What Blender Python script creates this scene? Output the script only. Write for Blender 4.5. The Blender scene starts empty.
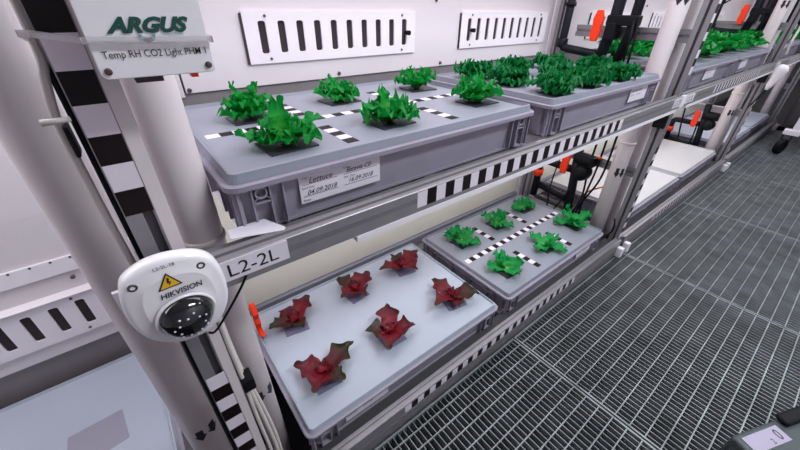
import bpy, bmesh, math, random
from mathutils import Vector, Matrix, noise
random.seed(7)
PI = math.pi
scene = bpy.context.scene
col = scene.collection

# ------------------------------------------------------------------ materials
def mat(name, rgb, rough=0.5, metal=0.0, spec=0.5, var=0.0, scale=20.0, bump=0.0, bscale=60.0, trans=0.0, coat=0.0, emit=None, es=1.0, alpha=None, sss=0.0, stretch=None):
    m = bpy.data.materials.new(name); m.use_nodes = True
    nt = m.node_tree; b = nt.nodes['Principled BSDF']
    b.inputs['Base Color'].default_value = (*rgb, 1)
    b.inputs['Roughness'].default_value = rough
    b.inputs['Metallic'].default_value = metal
    b.inputs['Specular IOR Level'].default_value = spec
    b.inputs['Transmission Weight'].default_value = trans
    b.inputs['Coat Weight'].default_value = coat
    if sss:
        b.inputs['Subsurface Weight'].default_value = sss
        b.inputs['Subsurface Radius'].default_value = (0.01, 0.01, 0.01)
    if emit:
        b.inputs['Emission Color'].default_value = (*emit, 1); b.inputs['Emission Strength'].default_value = es
    if var or bump:
        tc = nt.nodes.new('ShaderNodeTexCoord')
        mp = nt.nodes.new('ShaderNodeMapping'); nt.links.new(tc.outputs['Object'], mp.inputs['Vector'])
        if stretch: mp.inputs['Scale'].default_value = stretch
    if var:
        n = nt.nodes.new('ShaderNodeTexNoise'); n.inputs['Scale'].default_value = scale; n.inputs['Detail'].default_value = 4
        nt.links.new(mp.outputs['Vector'], n.inputs['Vector'])
        r = nt.nodes.new('ShaderNodeValToRGB')
        r.color_ramp.elements[0].position = 0.3; r.color_ramp.elements[1].position = 0.7
        r.color_ramp.elements[0].color = (*[c*(1-var) for c in rgb], 1)
        r.color_ramp.elements[1].color = (*[min(1, c*(1+var)) for c in rgb], 1)
        nt.links.new(n.outputs['Fac'], r.inputs['Fac']); nt.links.new(r.outputs['Color'], b.inputs['Base Color'])
    if bump:
        n2 = nt.nodes.new('ShaderNodeTexNoise'); n2.inputs['Scale'].default_value = bscale
        nt.links.new(mp.outputs['Vector'], n2.inputs['Vector'])
        bp = nt.nodes.new('ShaderNodeBump'); bp.inputs['Strength'].default_value = bump; bp.inputs['Distance'].default_value = 0.002
        nt.links.new(n2.outputs['Fac'], bp.inputs['Height']); nt.links.new(bp.outputs['Normal'], b.inputs['Normal'])
    return m

M = {}
M['wall'] = mat('white_panel', (0.72, 0.66, 0.70), 0.45, var=0.02, scale=3)
M['wall_grey'] = mat('grey_brown_panel', (0.23, 0.205, 0.215), 0.5, var=0.05, scale=12, stretch=(1, 1, 0.1))
M['cream'] = mat('cream_panel', (0.86, 0.84, 0.74), 0.55, var=0.02, scale=3)
M['plate'] = mat('plate_white', (0.83, 0.77, 0.83), 0.4)
M['dark'] = mat('dark_void', (0.03, 0.022, 0.026), 0.6)
M['slotback'] = mat('slot_dark', (0.045, 0.036, 0.040), 0.7, spec=0.1, var=0.1)
M['tray'] = mat('grey_container_plastic', (0.28, 0.25, 0.315), 0.42, var=0.04, scale=30)
M['lid'] = mat('grey_lid_plastic', (0.25, 0.255, 0.31), 0.42, var=0.03, scale=10, bump=0.05, bscale=90)
M['lid_pale'] = mat('pale_blue_lid', (0.375, 0.405, 0.48), 0.4, var=0.02, scale=8)
M['lid_white'] = mat('white_lid', (0.47, 0.455, 0.47), 0.4, var=0.03, scale=8)
M['alu'] = mat('brushed_aluminium', (0.27, 0.25, 0.27), 0.40, metal=0.35, var=0.06, scale=25, stretch=(1, 1, 0.1))
M['alu_dark'] = mat('dull_aluminium', (0.20, 0.185, 0.20), 0.45, metal=0.3, var=0.08, scale=25)
M['slot'] = mat('recess_shade', (0.05, 0.045, 0.05), 0.6)  # near-black colour for the shade in grooves and the lower gap
M['pipe'] = mat('white_pipe_plastic', (0.68, 0.60, 0.62), 0.35, spec=0.4, var=0.02, scale=6)
M['pipe_edge'] = mat('pipe_socket', (0.62, 0.54, 0.53), 0.35)
M['tape_black'] = mat('tape_black', (0.008, 0.004, 0.005), 0.45, spec=0.2)
M['tape_white'] = mat('tape_white', (0.74, 0.66, 0.74), 0.5)
M['ink'] = mat('ink_black', (0.012, 0.010, 0.014), 0.5)
M['ink_soft'] = mat('pen_ink', (0.04, 0.035, 0.06), 0.5)
M['paper'] = mat('paper_white', (0.72, 0.66, 0.74), 0.6, var=0.02)
M['dome_w'] = mat('camera_white', (0.84, 0.79, 0.83), 0.3, coat=0.3)
M['black_gloss'] = mat('black_gloss', (0.01, 0.01, 0.012), 0.08, coat=0.6)
M['black'] = mat('black_rubber', (0.006, 0.006, 0.008), 0.55, spec=0.15)
M['navy'] = mat('dark_navy_pipe', (0.008, 0.009, 0.014), 0.5, spec=0.2)
M['red'] = mat('red_orange_plastic', (0.95, 0.05, 0.012), 0.4, spec=0.25)
M['orange'] = mat('orange_string', (0.9, 0.25, 0.05), 0.5)
M['yellow'] = mat('warning_yellow', (0.85, 0.48, 0.02), 0.4)
M['green_ink'] = mat('green_ink', (0.0, 0.065, 0.045), 0.4)
M['blue_ink'] = mat('pale_blue_ink', (0.20, 0.36, 0.40), 0.4)
M['cable_w'] = mat('cable_white', (0.62, 0.56, 0.54), 0.4)
M['tie'] = mat('nylon_translucent', (0.90, 0.87, 0.90), 0.25, trans=0.85)
M['steel'] = mat('galvanised_steel', (0.25, 0.26, 0.27), 0.45, metal=0.3, var=0.28, scale=18)
M['underfloor'] = mat('dark_underfloor', (0.007, 0.006, 0.008), 0.8, spec=0.1, var=0.35, scale=5)
M['screw'] = mat('screw_metal', (0.12, 0.10, 0.11), 0.35, metal=0.6)
M['screw_rust'] = mat('bronze_screw', (0.12, 0.07, 0.065), 0.4, metal=0.5)
M['plug'] = mat('black_cover_plate', (0.035, 0.03, 0.045), 0.4)
M['plug_lilac'] = mat('lilac_cover_plate', (0.17, 0.15, 0.24), 0.4)
M['patch'] = mat('grey_tape_patch', (0.27, 0.26, 0.32), 0.45, bump=0.5, bscale=25)
M['brass'] = mat('brass', (0.45, 0.28, 0.10), 0.35, metal=0.8)
M['case'] = mat('case_grey', (0.045, 0.055, 0.058), 0.5, var=0.1)
M['label_lilac'] = mat('lilac_label', (0.36, 0.31, 0.42), 0.5)
M['tealgrey'] = mat('teal_grey_plastic', (0.08, 0.095, 0.10), 0.5, var=0.1)
M['ceiling'] = mat('ceiling_white', (0.75, 0.75, 0.77), 0.6)
M['lamp'] = mat('lamp_diffuser', (0.9, 0.9, 0.9), 0.5, emit=(1, 0.95, 1), es=3)
M['glass'] = mat('clear_dome', (0.95, 0.95, 0.97), 0.03, trans=1.0)
M['led'] = mat('led_lens', (0.75, 0.72, 0.8), 0.1)

def leaf_mat(name, c0, c1, c2, rough=0.42, tl=0.35):
    """c0 heart colour, c1 blade colour, c2 tip colour along the 'tip' attribute of the leaf"""
    m = bpy.data.materials.new(name); m.use_nodes = True; nt = m.node_tree
    b = nt.nodes['Principled BSDF']; out = nt.nodes['Material Output']
    a = nt.nodes.new('ShaderNodeAttribute'); a.attribute_name = 'tip'
    tc = nt.nodes.new('ShaderNodeTexCoord'); n = nt.nodes.new('ShaderNodeTexNoise'); n.inputs['Scale'].default_value = 70; n.inputs['Detail'].default_value = 5
    nt.links.new(tc.outputs['Object'], n.inputs['Vector'])
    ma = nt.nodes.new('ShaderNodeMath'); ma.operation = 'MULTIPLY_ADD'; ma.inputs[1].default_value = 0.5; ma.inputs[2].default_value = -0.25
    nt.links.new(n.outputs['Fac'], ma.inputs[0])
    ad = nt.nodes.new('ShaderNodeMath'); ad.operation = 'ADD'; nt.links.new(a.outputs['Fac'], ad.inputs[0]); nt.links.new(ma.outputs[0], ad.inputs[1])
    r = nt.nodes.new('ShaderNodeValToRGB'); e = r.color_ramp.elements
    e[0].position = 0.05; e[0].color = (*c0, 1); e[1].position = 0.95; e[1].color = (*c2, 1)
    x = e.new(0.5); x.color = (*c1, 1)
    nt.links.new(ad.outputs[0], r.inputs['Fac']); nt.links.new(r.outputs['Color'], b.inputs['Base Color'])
    b.inputs['Roughness'].default_value = rough; b.inputs['Specular IOR Level'].default_value = 0.22
    bp = nt.nodes.new('ShaderNodeBump'); bp.inputs['Strength'].default_value = 0.6; bp.inputs['Distance'].default_value = 0.003
    nt.links.new(n.outputs['Fac'], bp.inputs['Height']); nt.links.new(bp.outputs['Normal'], b.inputs['Normal'])
    t = nt.nodes.new('ShaderNodeBsdfTranslucent'); nt.links.new(r.outputs['Color'], t.inputs['Color'])
    mx = nt.nodes.new('ShaderNodeMixShader'); mx.inputs[0].default_value = tl
    nt.links.new(b.outputs[0], mx.inputs[1]); nt.links.new(t.outputs[0], mx.inputs[2]); nt.links.new(mx.outputs[0], out.inputs['Surface'])
    return m
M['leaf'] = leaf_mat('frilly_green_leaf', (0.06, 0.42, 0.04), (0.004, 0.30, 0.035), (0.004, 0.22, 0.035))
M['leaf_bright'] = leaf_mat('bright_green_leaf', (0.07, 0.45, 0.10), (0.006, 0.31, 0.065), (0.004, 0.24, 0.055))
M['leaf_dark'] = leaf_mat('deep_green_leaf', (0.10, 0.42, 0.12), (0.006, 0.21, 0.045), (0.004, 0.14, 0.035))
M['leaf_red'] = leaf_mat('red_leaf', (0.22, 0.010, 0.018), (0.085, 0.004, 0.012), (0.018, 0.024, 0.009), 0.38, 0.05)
M['red_stem'] = mat('dark_red_stem', (0.10, 0.02, 0.02), 0.5)
M['stem'] = mat('pale_stem', (0.30, 0.40, 0.16), 0.5)

# ------------------------------------------------------------------ helpers
ORG = {}
def tag(o, label=None, cat=None, group=None, kind=None):
    if label: o['label'] = label
    if cat: o['category'] = cat
    if group: o['group'] = group
    if kind: o['kind'] = kind
    return o
def thing(name, loc, label, cat, group=None):
    o = bpy.data.objects.new(name, None); col.objects.link(o); o.location = loc; o.empty_display_size = 0.02
    ORG[o.name] = Vector(loc)
    return tag(o, label, cat, group)

class MB:
    def __init__(s): s.bm = bmesh.new(); s.mi = 0
    def _f(s, vs, smooth=False):
        try: f = s.bm.faces.new(vs)
        except ValueError: return None
        f.material_index = s.mi; f.smooth = smooth; return f
    def box(s, x0, x1, y0, y1, z0, z1, mtx=None):
        v = [s.bm.verts.new(Vector(p) if mtx is None else mtx @ Vector(p)) for p in ((x0,y0,z0),(x1,y0,z0),(x1,y1,z0),(x0,y1,z0),(x0,y0,z1),(x1,y0,z1),(x1,y1,z1),(x0,y1,z1))]
        for q in ((3,2,1,0),(4,5,6,7),(0,1,5,4),(1,2,6,5),(2,3,7,6),(3,0,4,7)): s._f([v[i] for i in q])
        return s
    def prism(s, poly, axis, a, b, smooth=False):
        """poly: 2D points; axis 'x': (y,z), 'y': (x,z), 'z': (x,y)"""
        def P(p, t): return {'x': (t, p[0], p[1]), 'y': (p[0], t, p[1]), 'z': (p[0], p[1], t)}[axis]
        A = [s.bm.verts.new(P(p, a)) for p in poly]; B = [s.bm.verts.new(P(p, b)) for p in poly]
        n = len(poly)
        for i in range(n): s._f([A[i], A[(i+1) % n], B[(i+1) % n], B[i]], smooth)
        s._f(A[::-1]); s._f(B)
        return s
    def tube(s, pts, r, n=12, caps=True):
        pts = [Vector(p) for p in pts]; rings = []; up = Vector((0.123, 0.31, 0.94)).normalized(); prev = None
        for i, p in enumerate(pts):
            d = (pts[min(i+1, len(pts)-1)] - pts[max(i-1, 0)]).normalized()
            a = (prev if prev is not None else d.cross(up)); a = (a - d*a.dot(d))
            if a.length < 1e-6: a = d.orthogonal()
            a.normalize(); prev = a; b = d.cross(a)
            rr = r[i] if isinstance(r, (list, tuple)) else r
            rings.append([s.bm.verts.new(p + a*rr*math.cos(2*PI*k/n) + b*rr*math.sin(2*PI*k/n)) for k in range(n)])
        for i in range(len(rings)-1):
            for k in range(n): s._f([rings[i][k], rings[i][(k+1) % n], rings[i+1][(k+1) % n], rings[i+1][k]], True)
        if caps: s._f(rings[0][::-1]); s._f(rings[-1])
        return s
    def lathe(s, prof, c, axis=(0, 0, 1), n=32):
        """prof: (radius, height) list"""
        ax = Vector(axis).normalized(); a = ax.orthogonal().normalized(); b = ax.cross(a); c = Vector(c); rings = []
        for r, h in prof:
            rings.append([s.bm.verts.new(c + ax*h + (a*math.cos(2*PI*k/n) + b*math.sin(2*PI*k/n))*max(r, 1e-5)) for k in range(n)])
        for i in range(len(rings)-1):
            for k in range(n): s._f([rings[i][k], rings[i][(k+1) % n], rings[i+1][(k+1) % n], rings[i+1][k]], True)
        s._f(rings[0][::-1]); s._f(rings[-1])
        return s
    def build(s, name, mats, parent=None, bevel=0.0, label=None, recalc=True):
        if recalc: bmesh.ops.recalc_face_normals(s.bm, faces=s.bm.faces[:])
        o = Vector((0, 0, 0)); p = parent
        while p is not None: o += p.location; p = p.parent
        for v in s.bm.verts: v.co -= o
        me = bpy.data.meshes.new(name); s.bm.to_mesh(me); s.bm.free()
        for m in (mats if isinstance(mats, (list, tuple)) else [mats]): me.materials.append(m)
        ob = bpy.data.objects.new(name, me); col.objects.link(ob); ob.parent = parent
        if bevel:
            b = ob.modifiers.new('bevel', 'BEVEL'); b.width = bevel; b.segments = 2; b.limit_method = 'ANGLE'; b.angle_limit = 0.7
            for f in me.polygons: f.use_smooth = True
            w = ob.modifiers.new('wn', 'WEIGHTED_NORMAL'); w.keep_sharp = True
        if label: ob['label'] = label
        return ob

def text(name, lines, parent, material, xdir=(1,0,0), updir=(0,0,1), bold=0.0, shear=0.0, depth=0.0002):
    """lines: list of (string, origin, size, xscale); one mesh in world space, parented"""
    bm = bmesh.new(); X = Vector(xdir).normalized(); U = Vector(updir).normalized(); N = X.cross(U)
    for body, origin, size, xs in lines:
        cu = bpy.data.curves.new('t', 'FONT'); cu.body = body; cu.size = 1.0; cu.shear = shear; cu.offset = bold; cu.resolution_u = 3
        ob = bpy.data.objects.new('t', cu); col.objects.link(ob)
        dg = bpy.context.evaluated_depsgraph_get(); me = bpy.data.meshes.new_from_object(ob.evaluated_get(dg))
        o = Vector(origin)
        mtx = Matrix(((X.x*size*xs, U.x*size, N.x, o.x), (X.y*size*xs, U.y*size, N.y, o.y), (X.z*size*xs, U.z*size, N.z, o.z), (0, 0, 0, 1)))
        me.transform(mtx); bm.from_mesh(me)
        bpy.data.objects.remove(ob); bpy.data.curves.remove(cu); bpy.data.meshes.remove(me)
    s = MB(); s.bm.free(); s.bm = bm
    return s.build(name, material, parent, recalc=False)

def rr(x0, x1, z0, z1, r, n=5):
    """rounded rectangle outline"""
    pts = []
    for cx, cz, a0 in ((x1-r, z1-r, 0), (x0+r, z1-r, 90), (x0+r, z0+r, 180), (x1-r, z0+r, 270)):
        for k in range(n+1):
            a = math.radians(a0 + 90*k/n); pts.append((cx + r*math.cos(a), cz + r*math.sin(a)))
    return pts

# ------------------------------------------------------------------ lattice of the rack
MOD = 1.435
XP = [-0.088, -0.088+MOD, -0.088+2*MOD, -0.088+3*MOD]       # post centres
ZU, ZL = 0.557, 0.0                                         # rim heights of the two tray levels
YW = 0.46                                                   # wall face
FLOOR = -0.12

# ------------------------------------------------------------------ setting
def struct(name, mb, m, **k):
    o = mb.build(name, m, None, **k); o['kind'] = 'structure'; return o
struct('floor', MB().box(-2.0, 6.0, -1.45, 0.55, -0.44, -0.42), M['underfloor'])
struct('ceiling', MB().box(-2.0, 6.0, -1.45, 0.55, 1.75, 1.80), M['ceiling'])
struct('wall_front', MB().box(-2.0, 6.0, -1.45, -1.40, -0.42, 1.75), M['wall'])
struct('wall_left', MB().box(-2.05, -2.0, -1.45, 0.55, -0.44, 1.8), M['ceiling'])
struct('wall_right', MB().box(6.0, 6.05, -1.45, 0.55, -0.44, 1.8), M['ceiling'])
struct('wall_rear', MB().box(-2.0, 6.0, 0.50, 0.55, -0.42, 1.8), M['wall_grey'])

def seam_screws(parent, pts, y, r=0.0042):
    for x, z in pts:
        MB().lathe([(r, 0), (r, 0.003), (r*0.7, 0.005)], (x, y, z), (0, -1, 0), 14).build('screw', M['screw'], parent)
# upper wall panels, one run per rack module, standing in front of the rear wall
for k, (xa, xb) in enumerate(((0.036, 1.325), (1.385, 2.76), (2.82, 4.19), (4.25, 5.9), (-1.9, -1.47))):
    w = struct('wall_panel', MB().box(xa, xb, YW, YW+0.03, 0.577, 1.7), M['wall'])
    if k < 2:
        o = k*MOD
        seam_screws(w, [(0.043+o, 0.583), (0.39+o, 0.586), (0.746+o, 0.586), (1.099+o, 0.586), (0.715+o, 0.748)], YW)
w = struct('wall_panel', MB().box(-0.33, 0.032, YW, YW+0.03, 0.57, 1.7), M['wall']); seam_screws(w, [(0.020, 0.580)], YW)
struct('wall_base', MB().box(-0.33, 5.9, YW+0.004, YW+0.034, 0.43, 0.577), M['wall_grey'])
# lower wall: cream band over a pale base
for xa, xb in ((-0.02, 1.32), (1.39, 2.76), (2.82, 5.9)):
    struct('wall_panel', MB().box(xa, xb, YW, YW+0.03, -0.030, 0.43), M['cream'])
    struct('wall_base', MB().box(xa, xb, YW-0.012, YW+0.02, -0.12, -0.034), M['lid'])
# corner uprights of the wall at the rack joints
for x in (1.355, 1.355+MOD, 1.355+2*MOD):
    mb = MB(); mb.prism([(x-0.032, YW-0.004), (x-0.012, YW-0.012), (x-0.008, YW-0.004), (x+0.004, YW-0.010), (x+0.008, YW-0.004), (x+0.024, YW-0.012), (x+0.030, YW-0.002), (x+0.030, YW+0.035), (x-0.032, YW+0.035)], 'z', -0.12, 1.7)
    struct('trim', mb, M['plate'])
# left compartment (left of the near post): tall growing bay with a folded light housing on its wall
xl0, xl1 = -1.45, -0.145
mb = MB(); mb.prism([(YW+0.03, 0.301), (YW+0.002, 0.301), (YW-0.004, 0.40), (YW-0.004, 1.7), (YW+0.03, 1.7)], 'x', xl0, xl1); struct('wall_panel', mb, M['wall'])
mb = MB(); mb.box(xl0, xl1, YW-0.003, YW+0.03, 0.266, 0.300)
wb = struct('wall_panel', mb, M['plate'])
for k in range(24):
    MB().lathe([(0.0022, 0), (0.0022, 0.0012)], (-0.258-0.0302*k, YW-0.003, 0.297), (0, -1, 0), 8).build('rivet', M['screw'], wb)
mb = MB(); mb.prism([(YW+0.03, 0.262), (YW+0.004, 0.262), (YW+0.003, 0.222), (YW-0.012, 0.2155), (YW-0.012, 0.2135), (YW+0.03, 0.2135)], 'x', xl0, xl1)
wb = struct('wall_panel', mb, M['wall']); seam_screws(wb, [(-0.272, 0.249), (-0.80, 0.249)], YW+0.002, 0.004)
struct('wall_panel', MB().box(xl0, xl1, YW+0.002, YW+0.03, 0.070, 0.212), M['wall'])
struct('wall_base', MB().box(xl0, xl1, YW+0.010, YW+0.03, -0.12, 0.070), M['wall_grey'])
struct('trim', MB().box(-0.145, -0.022, YW+0.002, YW+0.03, -0.12, 0.57), M['alu_dark'])

# far end of the aisle
w = struct('door_1', MB().box(4.42, 4.47, -1.39, -0.075, FLOOR, 1.6), M['wall_grey'], bevel=0.003)
MB().box(4.405, 4.419, -0.14, -0.10, FLOOR+0.02, 1.6).build('door_frame', M['alu'], w)
MB().box(4.405, 4.419, -0.30, -0.27, FLOOR+0.02, 1.6).build('door_frame', M['dark'], w)

# ------------------------------------------------------------------ walkway gratings
PX0, PW_ = -0.083, 0.7207
def grating(i, label):
    x0 = PX0 + PW_*i + 0.0025; x1 = x0 + PW_ - 0.005; y1 = -0.052; y0 = y1 - 1.02; t = FLOOR
    g = thing('floor_grating', ((x0+x1)/2, (y0+y1)/2, t-0.03), label, 'floor grating', 'steel gratings of the walkway')
    mb = MB(); n = 48
    for k in range(1, n):
        x = x0 + (x1-x0)*k/n; mb.box(x-0.0009, x+0.0009, y0+0.003, y1-0.003, t-0.030, t-0.0006)
    mb.build('bearing_bars', M['steel'], g)
    mb = MB(); y = y1 - 0.0275
    while y > y0 + 0.01:
        mb.box(x0+0.003, x1-0.003, y-0.0014, y+0.0014, t-0.008, t+0.0004); y -= 0.0340
    mb.build('cross_bars', M['steel'], g)
    mb = MB(); w = 0.0048
    for a in ((x0, x1, y0, y0+w), (x0, x1, y1-w, y1), (x0, x0+w, y0+w, y1-w), (x1-w, x1, y0+w, y1-w)): mb.box(*a, t-0.030, t+0.0008)
    mb.build('frame', M['steel'], g)
GL = ['walkway grating panel in front of the red lettuce tray',
      'walkway grating panel in front of the paired corner between red and green lettuce trays',
      'walkway grating panel in front of the first bare white lid',
      'walkway grating panel in front of the second bare white lid',
      'walkway grating panel under the dark castor wheel',
      'furthest walkway grating panel, by the door at the aisle end']
for i in range(6): grating(i, GL[i])
# support beams under the gratings
mb = MB()
for x in [PX0 + PW_*k for k in range(7)]: mb.box(x-0.02, x+0.02, -1.08, -0.06, -0.40, FLOOR-0.031)
fb = mb.build('floor_beam', M['underfloor']); fb['kind'] = 'structure'

# ------------------------------------------------------------------ rack
RK = thing('growing_rack', (0.6, 0.2, -0.42), 'long aluminium growing rack with slotted posts, carrying two levels of grey trays', 'rack')
def slotted(x, y, w, d):
    """plan outline of a T-slot post, centred"""
    a, b, s, e = w/2, d/2, 0.004, 0.006
    return [(x-a, y-b), (x-s, y-b), (x-s, y-b+e), (x+s, y-b+e), (x+s, y-b), (x+a, y-b), (x+a, y-s), (x+a-e, y-s), (x+a-e, y+s), (x+a, y+s), (x+a, y+b),
            (x+s, y+b), (x+s, y+b-e), (x-s, y+b-e), (x-s, y+b), (x-a, y+b), (x-a, y+s), (x-a+e, y+s), (x-a+e, y-s), (x-a, y-s)]
def post(x, y, w=0.034, d=0.036):
    mb = MB(); mb.prism(slotted(x, y, w, d), 'z', -0.42 if y > 0.3 else -0.41, 1.6)
    o = mb.build('post', M['alu'], RK)
    MB().box(x-0.0035, x+0.0035, y-d/2+0.0045, y-d/2+0.0055, -0.4, 1.58).build('groove_shade', M['slot'], o)  # dark strips paint the shade inside the post grooves
    MB().box(x-w/2+0.0045, x-w/2+0.0055, y-0.0035, y+0.0035, -0.4, 1.58).build('groove_shade', M['slot'], o)
    return o
posts = [post(XP[0], -0.023)] + [post(x-0.008, -0.017, 0.030, 0.034) for x in XP[1:]]
rear = [post(x, 0.425, 0.034, 0.034) for x in XP]
MB().box(-0.0822, -0.0712, -0.0416, -0.0412, -0.1, 1.5).build('bright_face_strip', M['pipe'], posts[0], label='pale cover strip')  # added pale strip, makes the bare part of this post face look brighter
# striped tape on the front of the posts
def vtape(p, xa, xb, y, zs, step, n, black_first=True):
    mb = MB()
    for k in range(n):
        mb.mi = 0 if (k % 2 == 0) == black_first else 1
        mb.box(xa, xb, y-0.0006, y, zs - step*(k+1), zs - step*k)
    mb.build('striped_tape', [M['tape_black'], M['tape_white']], p)
Yf = -0.041
vtape(posts[0], -0.1040, -0.0830, Yf, 0.7145+0.0232*4, 0.0232, 10, False)
vtape(posts[0], -0.1040, -0.0815, Yf, 0.3395, 0.0236, 18, False)
for q in (1, 2, 3):
    vtape(posts[q], XP[q]-0.0180, XP[q]+0.0020, -0.034, 0.98, 0.0232, 18)
    vtape(posts[q], XP[q]-0.0180, XP[q]+0.0020, -0.034, 0.33, 0.0236, 16)

def rail(xa, xb, zt, y0=-0.047, y1=-0.024, h=0.036, m=None):
    f = y0; s = 0.006
    zc = zt-0.018
    ym = (y0+y1)/2
    prof = [(y1, zt), (ym+0.003, zt), (ym+0.003, zt-0.004), (ym-0.003, zt-0.004), (ym-0.003, zt), (f+0.001, zt), (f, zt-0.001), (f, zt-h), (y1, zt-h)]
    mb = MB(); mb.prism(prof, 'x', xa, xb)
    return mb.build('shelf_rail', m or M['alu'], RK)
def htape(p, xa, n, zt, zb, y, step=0.0389, first_black=False):
    mb = MB()
    for k in range(n):
        mb.mi = 0 if (k % 2 == 0) == first_black else 1
        mb.box(xa + step/2*k, xa + step/2*(k+1), y-0.0006, y, zb, zt)
    mb.build('striped_tape', [M['tape_black'], M['tape_white']], p)
RT = ZU - 0.055; RB = ZL - 0.050
for k in range(3):
    xa = XP[k]+0.0175; xb = XP[k+1]-0.0175; o = k*MOD
    r = rail(xa, xb, RT)
    MB().box(xa+0.0005, xb-0.0005, -0.0473, -0.0470, RT-0.020, RT-0.012).build('groove_shade', M['alu_dark'], r)  # darker strip paints a shaded groove on the flat rail face
    htape(r, 0.227+o, 35, RT-0.0025, RT-0.0285, -0.047)
    r = rail(xa, xb, RB); htape(r, 0.236+o-0.0195, 39, RB-0.0050, RB-0.0280, -0.047)
    MB().box(xa, xb, -0.0475, -0.014, FLOOR-0.25, RB-0.0365).build('kick_plate', M['alu_dark'], RK)
    for z in (RT, RB):
        mb = MB(); mb.box(xa, xb, 0.408, 0.440, z-0.035, z-0.018); mb.build('rear_rail', M['alu'], RK)
        for xc in (0.03, 0.31, 0.575, 0.655, 0.69, 0.95, 1.235):
            mb = MB(); mb.box(xc+o-0.014, xc+o+0.014, -0.0238, 0.407, z-0.038, z-(0.0185 if z > 0.2 else 0.0226)); mb.build('cross_bar', M['alu'], RK)
    for z, zz in ((RT, RT-0.0183), (RB, RB-0.0224)):
        MB().box(xa, xb, -0.0238, 0.0135, zz-0.003, zz).build('ledge', M['alu_dark'] if z > 0.2 else M['slot'], RK)  # lower ledge near black, painting the shade of the gap behind the rail
    # white flange under the upper rail
    MB().box(xa+0.19 if k == 0 else xa+0.03, xb-0.03, -0.0485, 0.0, RT-0.0450, RT-0.0365).build('white_flange', M['plate'], RK, label='white folded flange under the front rail')
# left bay: lower rail only
r = rail(-1.5, XP[0]-0.0175, RB)
for xc in (-0.20, -0.5, -0.75): MB().box(xc-0.014, xc+0.014, -0.0238, 0.44, RB-0.035, RB-0.0235).build('cross_bar', M['alu'], RK)
# side bars between front and rear posts
for q in (1, 2, 3):
    for z, ya in ((0.665, -0.0045), (0.222, -0.0045)):
        x = XP[q]
        prof = [(x-0.014, z-0.018), (x-0.014, z-0.004), (x-0.009, z-0.004), (x-0.009, z+0.004), (x-0.014, z+0.004), (x-0.014, z+0.018), (x+0.014, z+0.018), (x+0.014, z-0.018)]
        mb = MB(); mb.prism(prof, 'y', ya, 0.36 if z > 0.5 else 0.28); mb.build('side_bar', M['alu'], RK)
    MB().box(XP[q]-0.038, XP[q]-0.0235, -0.034, 0.002, 0.398, 0.440).build('end_cap', M['black'], RK, bevel=0.002, label='black end cap beside the post')
    for dx in (-0.042, 0.0185): 
        MB().box(XP[q]+dx, XP[q]+dx+0.023, -0.070, -0.0475, FLOOR+0.003, FLOOR+0.045).build('foot_bracket', M['plate'], RK, bevel=0.003, label='white foot bracket')
    MB().box(XP[q]-0.019, XP[q]+0.019, -0.0471, -0.0385, RT-0.036, RT-0.0005).build('corner_bracket', M['plate'], RK)
# shelf name labels
lb = MB().box(-0.0505, 0.0250, -0.0484, -0.0472, RT-0.0275, RT-0.0015).build('name_label', M['paper'], RK, label='white label on the front rail')
text('lettering', [('L2-2L', (-0.0445, -0.0487, RT-0.0225), 0.0235, 1.06)], lb, M['ink'])
for xs, s_ in ((XP[1]-0.092, 'L2-2R'), (XP[1]+0.019, 'L2-3L'), (XP[2]-0.092, 'L2-3R')):
    lb = MB().box(xs, xs+0.074, -0.0484, -0.0472, RT-0.0275, RT-0.0015).build('name_label', M['paper'], RK)
    text('lettering', [(s_, (xs+0.006, -0.0487, RT-0.0225), 0.0235, 1.0)], lb, M['ink'])

# ------------------------------------------------------------------ grow lamps (inside the rack and over the upper level)
def lamp(xa, xb, z, label, p, y0=0.03, y1=0.40, c=(1.0, 0.93, 1.0)):
    t = thing('grow_lamp', ((xa+xb)/2, (y0+y1)/2, z), label, 'lamp', 'flat grow lamps over the trays')
    MB().box(xa, xb, y0, y1, z+0.001, z+0.007).build('housing', M['plate'], t)
    mb = MB()
    for k in range(4):
        y = y0 + (y1-y0)*(k+0.5)/4; mb.box(xa+0.03, xb-0.03, y-0.015, y+0.015, z-0.003, z+0.001)
    mb.build('led_strip', M['lamp'], t)
    L = bpy.data.lights.new('grow_light', 'AREA'); L.shape = 'RECTANGLE'; L.size = xb-xa-0.06; L.size_y = y1-y0; L.energy = p; L.color = c
    lo = bpy.data.objects.new('grow_light', L); col.objects.link(lo); lo.location = ((xa+xb)/2, (y0+y1)/2, z-0.005)
    return t
LP = 7.5
lamp(0.0, 1.26, 0.457, 'flat white grow lamp under the upper shelf, over the red and green lettuce trays', LP*0.25, c=(1.0, 0.98, 1.0))
lamp(1.44, 2.69, 0.457, 'flat white grow lamp under the upper shelf, over the bare white lids', LP*0.40, c=(1.0, 0.97, 0.97))
lamp(2.88, 4.12, 0.457, 'flat white grow lamp under the upper shelf of the furthest bay', LP*0.22, c=(0.85, 0.85, 1.0))
lamp(0.0, 1.26, 1.05, 'flat white grow lamp above the nearest upper tray pair', LP*0.60)
lamp(1.44, 2.69, 1.05, 'flat white grow lamp above the middle upper tray pair', LP*0.45)
lamp(2.88, 4.12, 1.05, 'flat white grow lamp above the furthest upper tray pair', LP*0.3)
lamp(-1.40, -0.20, 1.05, 'flat white grow lamp above the left bay', LP*1.05, c=(0.93, 0.95, 1.0))
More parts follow.
